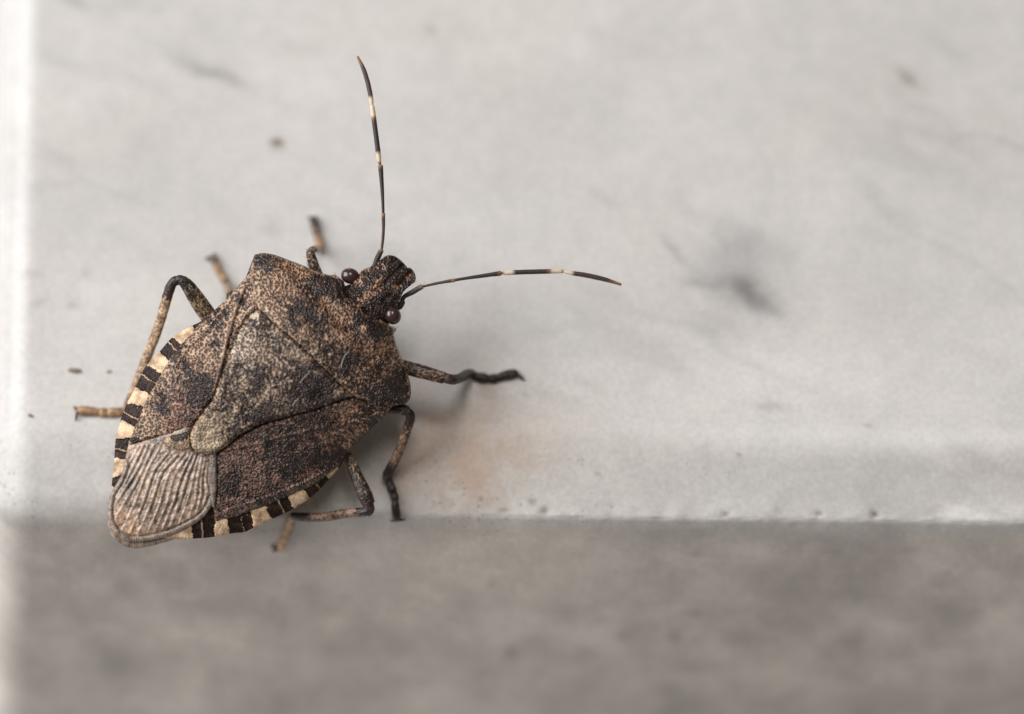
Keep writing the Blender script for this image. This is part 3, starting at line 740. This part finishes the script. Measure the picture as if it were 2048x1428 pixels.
def mem2_attr(V, d):
    rb, de = rib(V)
    return {'pal': np.array([0.41, 0.33, 0.27])[None] * (0.6 + 0.4 * rb[:, None])}
mem2 = shell('wing_membrane', mem2_s, mem2_top, thin(3), MAT_MEM, mem2_attr, wr, step=2.0)
# grey flexible strip between the right leathery part and the membrane, and the pale tip of the clavus
def flat_attr(pal, bias=-2.0, pun=0.15):
    return lambda V, d: {'pal': np.tile(np.array(pal), (len(V), 1)), 'bias': np.full(len(V), bias), 'pun': np.full(len(V), pun)}
STRIP = [(421, 908), (433, 906), (433, 940), (433.5, 971), (431.5, 1000), (429, 1018), (424, 1010), (421, 985), (419, 950)]
shell('wing_fold', crom(STRIP, 5, True), lambda V, d: dome(V) + 1.5 - 2 * np.exp(-(d / 2) ** 2), thin(4), MAT_WING, flat_attr((0.25, 0.215, 0.20), -0.45), wr, step=2.2)
shell('clavus_tip', crom(CLAV, 5, True), lambda V, d: dome(V) + 3 + 4 * (1 - np.exp(-(d / 6) ** 2)), thin(5), MAT_WING,
      lambda V, d: {'pal': np.tile(np.array([0.50, 0.37, 0.25]), (len(V), 1)), 'bias': paint(V, [(360, 871, 15, 1.3), (346, 873, 10, .9), (372, 870, 8, .8)], -0.8), 'pun': np.full(len(V), 0.4)}, wl, step=2.2)

SC_SPOTS = [(500, 640, 14, .25), (540, 660, 20, .35), (490, 690, 26, -.05), (508, 700, 14, -.12), (470, 740, 14, .35), (520, 745, 20, .40), (560, 700, 24, .15), (590, 705, 9, -.9), (553, 658, 9, -.8), (620, 745, 30, .35), (570, 760, 30, .15), (540, 790, 22, -.15), (600, 800, 36, .30), (650, 780, 36, .35), (630, 745, 8, -.5), (673, 787, 8, -.8), (480, 790, 24, .10), (450, 800, 18, .2), (500, 830, 26, .25), (455, 850, 24, .05), (430, 830, 16, -.05), (410, 880, 30, -.40), (540, 825, 24, .35), (475, 860, 14, .25), (580, 660, 14, .2), (510, 775, 16, .3), (610, 720, 14, -.25), (555, 735, 12, -.2)]
def scu_top(V, d):
    z = dome(V) + 4 + 9 * (1 - np.exp(-(d / 5) ** 2))
    z = z + (fbm(V[:, 0] / 20, V[:, 1] / 20, 3, 57) - 0.5) * 7
    t, s = ts(V)
    inb = inside(V, pro_s)
    z = z - 6 * np.exp(-((t - 300) / 30) ** 2) * np.exp(-((np.abs(s) - 75) / 30) ** 2)
    for cx, cy in ((508.5, 629.5), (674, 787)): z = z + 5 * np.exp(-(((V[:, 0] - cx) / 7) ** 2 + ((V[:, 1] - cy) / 5) ** 2))
    dp, _ = seg_dist(V, pro_s)
    return np.where(inb, np.minimum(z, dome(V) - 1), z) - 3 * np.exp(-(dp / 4) ** 2)
def scu_attr(V, d):
    tip = paint(V, [(410, 880, 45, 1.0)], 0).clip(0, 1)
    pale = paint(V, [(480, 690, 40, .9), (510, 650, 20, .4)], 0).clip(0, 1)  # pale punctured ground on the left, lightened to stand in for sheen
    pal = lerp3(GREYB, (0.52, 0.41, 0.29), tip)
    pal = pal * (1 - pale[:, None]) + np.array([0.56, 0.46, 0.38])[None] * pale[:, None]
    bias = paint(V, SC_SPOTS + [(485, 695, 40, -.2)], -0.06)
    spot = np.exp(-(((V[:, 0] - 508) / 9) ** 2 + ((V[:, 1] - 630) / 6) ** 2) ** 2)
    pal = pal * (1 - spot[:, None]) + np.array([0.72, 0.62, 0.5])[None] * spot[:, None]
    bias = bias - 2 * spot
    e = np.exp(-(d / 3.5) ** 2) * tip; pal = pal * (1 - e[:, None]) + np.array([0.46, 0.35, 0.24])[None] * e[:, None]; bias = bias - 0.6 * e
    return {'pal': pal, 'bias': bias, 'pun': 0.85 - 0.8 * spot - 0.3 * tip}
shell('scutellum', crom(SCU, 6, True), scu_top, thin(7), MAT_BODY, scu_attr, bug)

# ---- eyes
def ellipsoid(name, c, r, ang, mat, parent, nu=28, nv=18):
    vs, fs = [], []
    a = math.radians(ang)
    for j in range(nv + 1):
        ph = math.pi * j / nv
        for i in range(nu):
            th = 2 * math.pi * i / nu
            u, v, w = r[0] * math.sin(ph) * math.cos(th), r[1] * math.sin(ph) * math.sin(th), r[2] * math.cos(ph)
            vs.append((c[0] + u * math.cos(a) - v * math.sin(a), c[1] + u * math.sin(a) + v * math.cos(a), c[2] + w))
    for j in range(nv):
        for i in range(nu):
            fs.append((j * nu + i, j * nu + (i + 1) % nu, (j + 1) * nu + (i + 1) % nu, (j + 1) * nu + i))
    vs = np.array(vs)
    o = mesh_obj(name, P3(vs[:, 0], vs[:, 1], vs[:, 2]) - BASE, fs, mat, parent)
    bm = bmesh.new(); bm.from_mesh(o.data); bmesh.ops.remove_doubles(bm, verts=bm.verts, dist=1e-8); bm.to_mesh(o.data); bm.free()
    o.data.polygons.foreach_set('use_smooth', [True] * len(o.data.polygons))
    return o
ellipsoid('eye', (700.5, 552, 5), (19, 16, 16), 15, MAT_EYE, bug)
ellipsoid('eye', (785, 631, 5), (18.5, 17, 16), 60, MAT_EYE, bug)
for c in ((719, 591), (742, 616)):
    ellipsoid('ocellus', (c[0], c[1], float(dome(np.array([c], float))[0]) + 1.5), (3.2, 3.2, 2.6), 0, MAT_EYE, bug, 12, 8)

# ---- tubes for limbs
def W3(p):
    """(px, py, h) on the back plane or (px, py, 'g', lift) standing on the ledge"""
    if p[2] == 'g': return hit(p[0], p[1], p[3])
    return P3([p[0]], [p[1]], [p[2]])[0]
def tube(name, pts, radii, mat, parent, attrf=None, sides=16, sub=8, flat=1.0, rough=0.0, seed=0, close_round=True):
    W = np.array([W3(p) if not isinstance(p, np.ndarray) else p for p in pts]); R = np.asarray(radii, float)
    C = crom(np.hstack([W, R[:, None]]), sub)
    pos, rad = C[:, :3], np.maximum(C[:, 3], 0.15) * PXM
    n = len(pos)
    L = np.concatenate([[0], np.cumsum(np.linalg.norm(np.diff(pos, axis=0), axis=1))]) 
    tan = np.gradient(pos, axis=0); tan /= np.linalg.norm(tan, axis=1)[:, None] + 1e-12
    nrm = BK - tan[0] * (BK @ tan[0]); nrm /= np.linalg.norm(nrm) + 1e-12
    vs, pc, tt = [], [], []
    for i in range(n):
        nrm = nrm - tan[i] * (nrm @ tan[i]); nrm /= np.linalg.norm(nrm) + 1e-12
        bi = np.cross(tan[i], nrm)
        for k in range(sides):
            a = 2 * math.pi * k / sides
            rr = rad[i] * (1 + rough * (float(vnoise(L[i] / PXM / 6 + seed, k * 6 / sides, seed)) - 0.5))
            vs.append(pos[i] + rr * (math.cos(a) * nrm * flat + math.sin(a) * bi))
            pc.append((L[i] / PXM + seed * 131, math.sin(a) * rad[i] / PXM * 1.3 + (40 if math.cos(a) < 0 else 0), 0)); tt.append(L[i] / L[-1])
    fs = [(i * sides + k, i * sides + (k + 1) % sides, (i + 1) * sides + (k + 1) % sides, (i + 1) * sides + k) for i in range(n - 1) for k in range(sides)]
    for e, t_, tv in ((0, -tan[0], 0.0), (n - 1, tan[-1], 1.0)):
        vs.append(pos[e] + t_ * rad[e] * 0.55); pc.append((L[e] / PXM + seed * 131, 0, 0)); tt.append(tv)
        ix = len(vs) - 1
        for k in range(sides): fs.append((e * sides + k, e * sides + (k + 1) % sides, ix))
    A = {'pc': np.array(pc)}
    if attrf: A.update(attrf(np.array(tt)))
    return mesh_obj(name, np.array(vs) - BASE, fs, mat, parent, A)

# antennae: five joints each, dark with pale bands
DK, DK2, TN, PL = (0.040, 0.030, 0.027), (0.075, 0.050, 0.038), (0.30, 0.165, 0.085), (0.74, 0.60, 0.44)
def bands(stops):
    xs = [s[0] for s in stops]; cs = np.array([s[1] for s in stops])
    return lambda t: {'pal': np.stack([np.interp(t, xs, cs[:, k]) for k in range(3)], 1)}
SEG = [bands([(0, TN), (.12, DK2), (.5, DK), (.9, DK2), (1, TN)]), bands([(0, TN), (.06, DK2), (.9, DK2), (.94, TN), (1, TN)]), bands([(0, TN), (.03, DK), (.93, DK), (1, TN)]),
       bands([(0, DK2), (.04, TN), (.08, PL), (.18, PL), (.24, DK), (.74, DK), (.80, TN), (.84, PL), (1, PL)]), bands([(0, PL), (.15, PL), (.21, DK2), (.75, DK2), (.92, TN), (1, TN)])]
def antenna(segs):
    root = None
    for i, (pts, rad) in enumerate(segs):
        o = tube('antenna' if i == 0 else 'antenna_joint', pts, rad, MAT_ANT, bug if i == 0 else root, SEG[i], 14, 8, 1.0, 0.10, i + 3)
        if i == 0: root = o
    return root
antenna([([(749, 534, -8), (752, 525, -6), (757, 512, -3), (763, 500, 0)], [4.5, 5.6, 5.8, 5.0]),
         ([(763, 502, 0), (765.5, 480, 2), (767, 455, 4), (766.5, 427, 5)], [2.6, 3.0, 3.2, 4.0]),
         ([(766.5, 429, 5), (765.5, 400, 5), (763.5, 365, 4), (761, 331, 2)], [2.8, 3.2, 4.2, 5.2]),
         ([(760.5, 330, 2), (759, 324, 1), (757, 310, 1), (752, 270, -2), (747, 232, -6), (744.5, 212, -8)], [2.0, 3.6, 5.0, 5.0, 5.0, 4.4]),
         ([(744.3, 213, -8), (743, 204, -9), (740.5, 188, -10), (735.5, 165, -13), (727, 138, -16), (715, 113, -20)], [2.2, 4.2, 4.8, 4.8, 4.3, 2.4])])
antenna([([(803, 608, -14), (808, 594, -10), (825, 584, -5), (844, 573, 0)], [5.0, 4.6, 5.4, 5.4]),
         ([(842, 574, 0), (865, 568.5, 1), (888, 564, 2), (909, 560.5, 3)], [2.4, 2.8, 3.0, 4.0]),
         ([(908, 560.5, 3), (935, 556, 3), (970, 551, 2), (1002, 546.5, 1)], [2.8, 3.2, 4.0, 5.0]),
         ([(1001, 546.6, 1), (1008, 546.2, 1), (1014, 545.8, 0), (1040, 544.3, -2), (1090, 543, -5), (1125, 542, -8)], [1.8, 3.2, 4.6, 4.8, 4.8, 4.4]),
         ([(1124, 542.3, -8), (1131, 544, -8), (1146, 546.5, -9), (1175, 551, -12), (1210, 559, -16), (1242, 569, -20)], [1.6, 3.2, 4.6, 4.9, 4.5, 2.6])])
# antenna sockets beside the head
tube('antenna_socket', [(741, 545, -8), (747, 536, -8), (750, 530, -8)], [5, 6, 5.2], MAT_ANT, body, bands([(0, DK), (1, DK2)]), 12, 6)
tube('antenna_socket', [(793, 617, -12), (800, 612, -13), (806, 602, -12)], [5, 6.5, 5.4], MAT_ANT, body, bands([(0, DK), (1, DK)]), 12, 6)

# legs
def leg_attr(p0, p1, b0, b1, pun=0.8):
    def f(t):
        bias = b0(t) if callable(b0) else np.interp(t, [0, 1], [b0, b1])
        return {'pal': lerp3(p0, p1, t), 'bias': bias, 'pun': np.full(len(t), pun)}
    return f
TARS = (0.42, 0.27, 0.155)
def claws(tip, a, b, parent):
    for q in (a, b):
        m = 0.5 * (W3(tip) + W3(q)) + BK * 3.5 * PXM
        tube('claw', [W3(tip), m, W3(q)], [3.6, 2.9, 1.0], MAT_CLAW, parent, None, 8, 5)
def leg(fem, fr, tib, tr, tar, trr, claw, cols, biases, seed, claw_flag=0.0):
    f = tube('leg', fem, fr, MAT_LEG, bug, leg_attr(cols[0], cols[0], *biases[0]), 18, 10, 0.9, 0.07, seed)
    tube('tibia', tib, tr, MAT_LEG, f, leg_attr(cols[1], cols[1], *biases[1], 0.55), 16, 10, 0.85, 0.10, seed + 1)
    # three tarsal joints, each swelling towards its end
    W = np.array([W3(p) for p in tar]); C = crom(W, 10); n = len(C)
    cuts = [0, int(n * 0.40), int(n * 0.58), n - 1]
    for k, (a, b) in enumerate(zip(cuts[:-1], cuts[1:])):
        bb = [x + (claw_flag if k == 2 else 0) for x in biases[2]]
        seg = C[a:b + 1]; seg = seg[np.linspace(0, len(seg) - 1, 5).astype(int)]
        tube('tarsus', list(seg), [trr * 0.72, trr * 0.95, trr, trr * 1.1, trr * 0.85], MAT_LEG, f, leg_attr(cols[2], cols[2], *bb, 0.15), 12, 5, 0.85, 0.08, seed + 2 + a)
    claws(tar[-1], claw[0], claw[1], f)
    return f
BRN_L, TAN_L, DKB = (0.36, 0.26, 0.165), (0.54, 0.39, 0.26), (0.13, 0.085, 0.055)
knee_dark = lambda lo, hi: (lambda t: np.interp(t, [0, 0.16, 0.22, 0.84, 0.95, 1.0], [0.7, 0.55, lo, lo, hi, hi]))
# left hind
leg([(455, 680, -48), (424, 641, -34), (398, 605, -22), (378, 575, -14), (363, 559, -10)], [12, 17, 17, 14, 10.5], [(367, 560, -10), (357, 560, -12), (341, 574, -20), (318, 650, -46), (296, 708, -72), (274, 765, -98), (250, 820, 'g', 9)], [8, 9.5, 10.5, 10.5, 10.5, 9.5, 7],
    [(252, 822, 'g', 8), (228, 825, 'g', 9), (207, 825, 'g', 8), (180, 822, 'g', 9), (156, 821, 'g', 8)], 9.0, [(147, 812, 'g', 3), (151, 842, 'g', 3)],
    [BRN_L, TAN_L, TARS], [(lambda t: np.interp(t, [0, .55, .8, 1], [-.15, -.08, .12, .5]), 0), (knee_dark(-.7, -0.05), 0), (-1.2, -1.2)], 11)
# left middle
leg([(520, 640, -60), (480, 605, -52), (458, 590, -48)], [12, 13, 11], [(462, 592, -48), (459, 584, -70), (455, 574, 'g', 26), (451, 564, 'g', 8)], [8, 8.5, 8, 7],
    [(452, 566, 'g', 7), (446, 556, 'g', 8), (439, 545, 'g', 7), (432, 530, 'g', 8), (426, 514, 'g', 7)], 7.5, [(409, 518, 'g', 3), (430, 506, 'g', 3)],
    [BRN_L, TAN_L, TARS], [(0.1, 0.2), (-.2, -.1), (-.9, -.7)], 23, 0.85)
# left front
leg([(660, 600, -40), (640, 562, -36), (629, 536, -32), (622, 512, -31), (619, 502, -33)], [11, 12, 11.5, 9.5, 7.5], [(621, 510, -36), (622, 502, -48), (628, 499, -75), (635, 499, 'g', 45), (641, 500, 'g', 10)], [7, 8, 8.5, 9.5, 9.5],
    [(642, 501, 'g', 9), (640, 489, 'g', 9), (636, 477, 'g', 8), (631, 458, 'g', 8), (626.5, 437, 'g', 7)], 8.0, [(614, 434, 'g', 3), (634, 433, 'g', 3)],
    [BRN_L, TAN_L, (0.36, 0.22, 0.125)], [(.0, .2), (.1, -.6), (-.8, -.7)], 37, 0.95)
# right front
leg([(760, 715, -50), (806, 733, -36), (850, 745, -28), (888, 756, -24)], [12, 14, 14, 12], [(880, 753, -24), (903, 759, -26), (918, 757, -55), (932, 750, 'g', 50), (944, 748, 'g', 9)], [10, 10.5, 10, 11, 10],
    [(940, 749, 'g', 9), (962, 755, 'g', 9), (988, 757, 'g', 8), (1008, 751, 'g', 10), (1034, 746, 'g', 9)], 9.0, [(1049, 762, 'g', 2), (1042, 757, 'g', 2)],
    [(0.31, 0.20, 0.125), DKB, DKB], [(-.08, .1), (.2, .3), (.4, .5)], 51)
# right middle
leg([(735, 800, -50), (768, 815, -30), (795, 816, -22), (815, 822, -16)], [11, 11.5, 11.5, 10.5], [(808, 818, -16), (821, 832, -18), (815, 856, -32), (803, 890, -46), (789, 922, -68), (775, 950, 'g', 22), (776, 960, 'g', 9)], [9, 9.5, 9.5, 9.5, 10, 10.5, 7],
    [(776, 958, 'g', 9), (783, 976, 'g', 9), (789, 994, 'g', 8), (791, 1016, 'g', 9), (794, 1040, 'g', 7)], 8.5, [(780, 1042, 'g', 2), (811, 1039, 'g', 2)],
    [(0.31, 0.20, 0.125), (0.33, 0.215, 0.135), DKB], [(.0, .25), (lambda t: np.interp(t, [0, .2, .3, .7, .82, 1], [.6, .4, -.15, -.1, .5, .5]), 0), (.25, .5)], 67)
# right hind
leg([(660, 870, -50), (697, 915, -36), (714, 955, -28), (730, 990, -22), (738, 1008, -20)], [10, 10.5, 13, 15, 13], [(737, 1008, -20), (737, 1021, -22), (722, 1024, -28), (690, 1027, -44), (645, 1034, -48), (606, 1034, 'g', 32), (584, 1032, 'g', 16)], [11, 11, 9.5, 9.5, 9.5, 9.5, 7.5],
    [(586, 1031, 'g', 16), (581, 1048, 'g', 12), (576, 1062, 'g', 9), (569, 1080, 'g', 9), (560, 1098, 'g', 8)], 8.5, [(541, 1092, 'g', 3), (544, 1103, 'g', 3)],
    [BRN_L, (0.28, 0.18, 0.115), (0.52, 0.34, 0.20)], [(lambda t: np.interp(t, [0, .4, .65, 1], [-.08, .0, .3, .35]), 0), (lambda t: np.interp(t, [0, .12, .25, .7, .8, 1], [.6, .5, -.15, -.1, .5, .1]), 0), (-1.3, -1.2)], 83)

# short bristles on the rim of the head, pronotum and hind tibia
def bristle(p, q, r=0.7, parent=body):
    m = 0.5 * (W3(p) + W3(q))
    tube('bristle', [W3(p), m, W3(q)], [r, r * 0.8, r * 0.35], MAT_BRISTLE, parent, None, 5, 2)
for p, q in [((697, 541, 14), (700, 533, 20)), ((672, 551, 8), (668, 543, 12)), ((829, 566, 0), (836, 560, 6)), ((836, 578, 0), (836, 564, 8)), ((846, 571, 2), (850, 563, 6)), ((615, 532, 4), (612, 524, 8)), ((790, 656, 4), (798, 653, 8)), ((619, 500, -26), (609, 498, -22)), ((617, 512, -26), (607, 515, -22)), ((735, 1030, -20), (732, 1038, -16)), ((620, 1040, -70), (618, 1050, -66))]:
    bristle(p, q)

# ------------------------------------------------------------------ small loose things
def crumb(px, py, rx, ry, rz, ang, seed, label):
    c = hit(px, py)
    bm = bmesh.new(); bmesh.ops.create_icosphere(bm, subdivisions=3, radius=1.0)
    a = math.radians(-ang)
    for v in bm.verts:
        k = 0.72 + 0.6 * float(fbm(np.array([v.co.x * 1.6 + seed]), np.array([v.co.y * 1.6 + v.co.z * 2.1]), 3, seed)[0])
        u, w = v.co.x * rx * k, v.co.y * ry * k
        v.co = Vector(((u * math.cos(a) - w * math.sin(a)) * PXM, (u * math.sin(a) + w * math.cos(a)) * PXM, (v.co.z * 0.8 + 0.5) * rz * k * PXM))
    me = bpy.data.meshes.new('dirt_crumb'); bm.to_mesh(me); bm.free()
    me.polygons.foreach_set('use_smooth', [True] * len(me.polygons)); me.materials.append(MAT_CRUMB)
    o = bpy.data.objects.new('dirt_crumb', me); o.location = Vector(c); COL.objects.link(o)
    return tag(o, label, 'crumb', 'dirt crumbs on the marble')
crumb(149, 742, 13, 5, 4, 5, 3, "largest oblong grey dirt crumb beyond the bug's pale left hind foot")
crumb(218, 744, 5, 3, 2.5, 0, 5, "tiny dirt crumb between the oblong grey crumb and the bug's hind leg")
crumb(61, 832, 6, 3, 3, 30, 7, "tiny dark dirt crumb near the white end of the ledge")

def lint(pts, label):
    lo = np.array([p for p in pts], float)
    z = dome(lo) + 13
    o = tube('lint_fibre', [(p[0], p[1], zz) for p, zz in zip(pts, z)], [0.55] * len(pts), MAT_LINT, None, None, 6, 6)
    o.location = Vector(BASE)
    return tag(o, label, 'fibre', "lint fibres on the bug's back")
lint([(697, 703), (690, 711), (685, 722), (682, 736)], "curved white lint fibre lying across the bug's pronotum")
lint([(672, 624), (680, 631), (686, 635)], "short straight white lint fibre on the bug's pronotum behind the head")
lint([(618, 746), (608, 755), (600, 766)], "white lint fibre on the bug's scutellum beside the pronotum")
lint([(597, 797), (590, 804), (585, 813)], "white lint fibre on the bug's scutellum near the right wing")
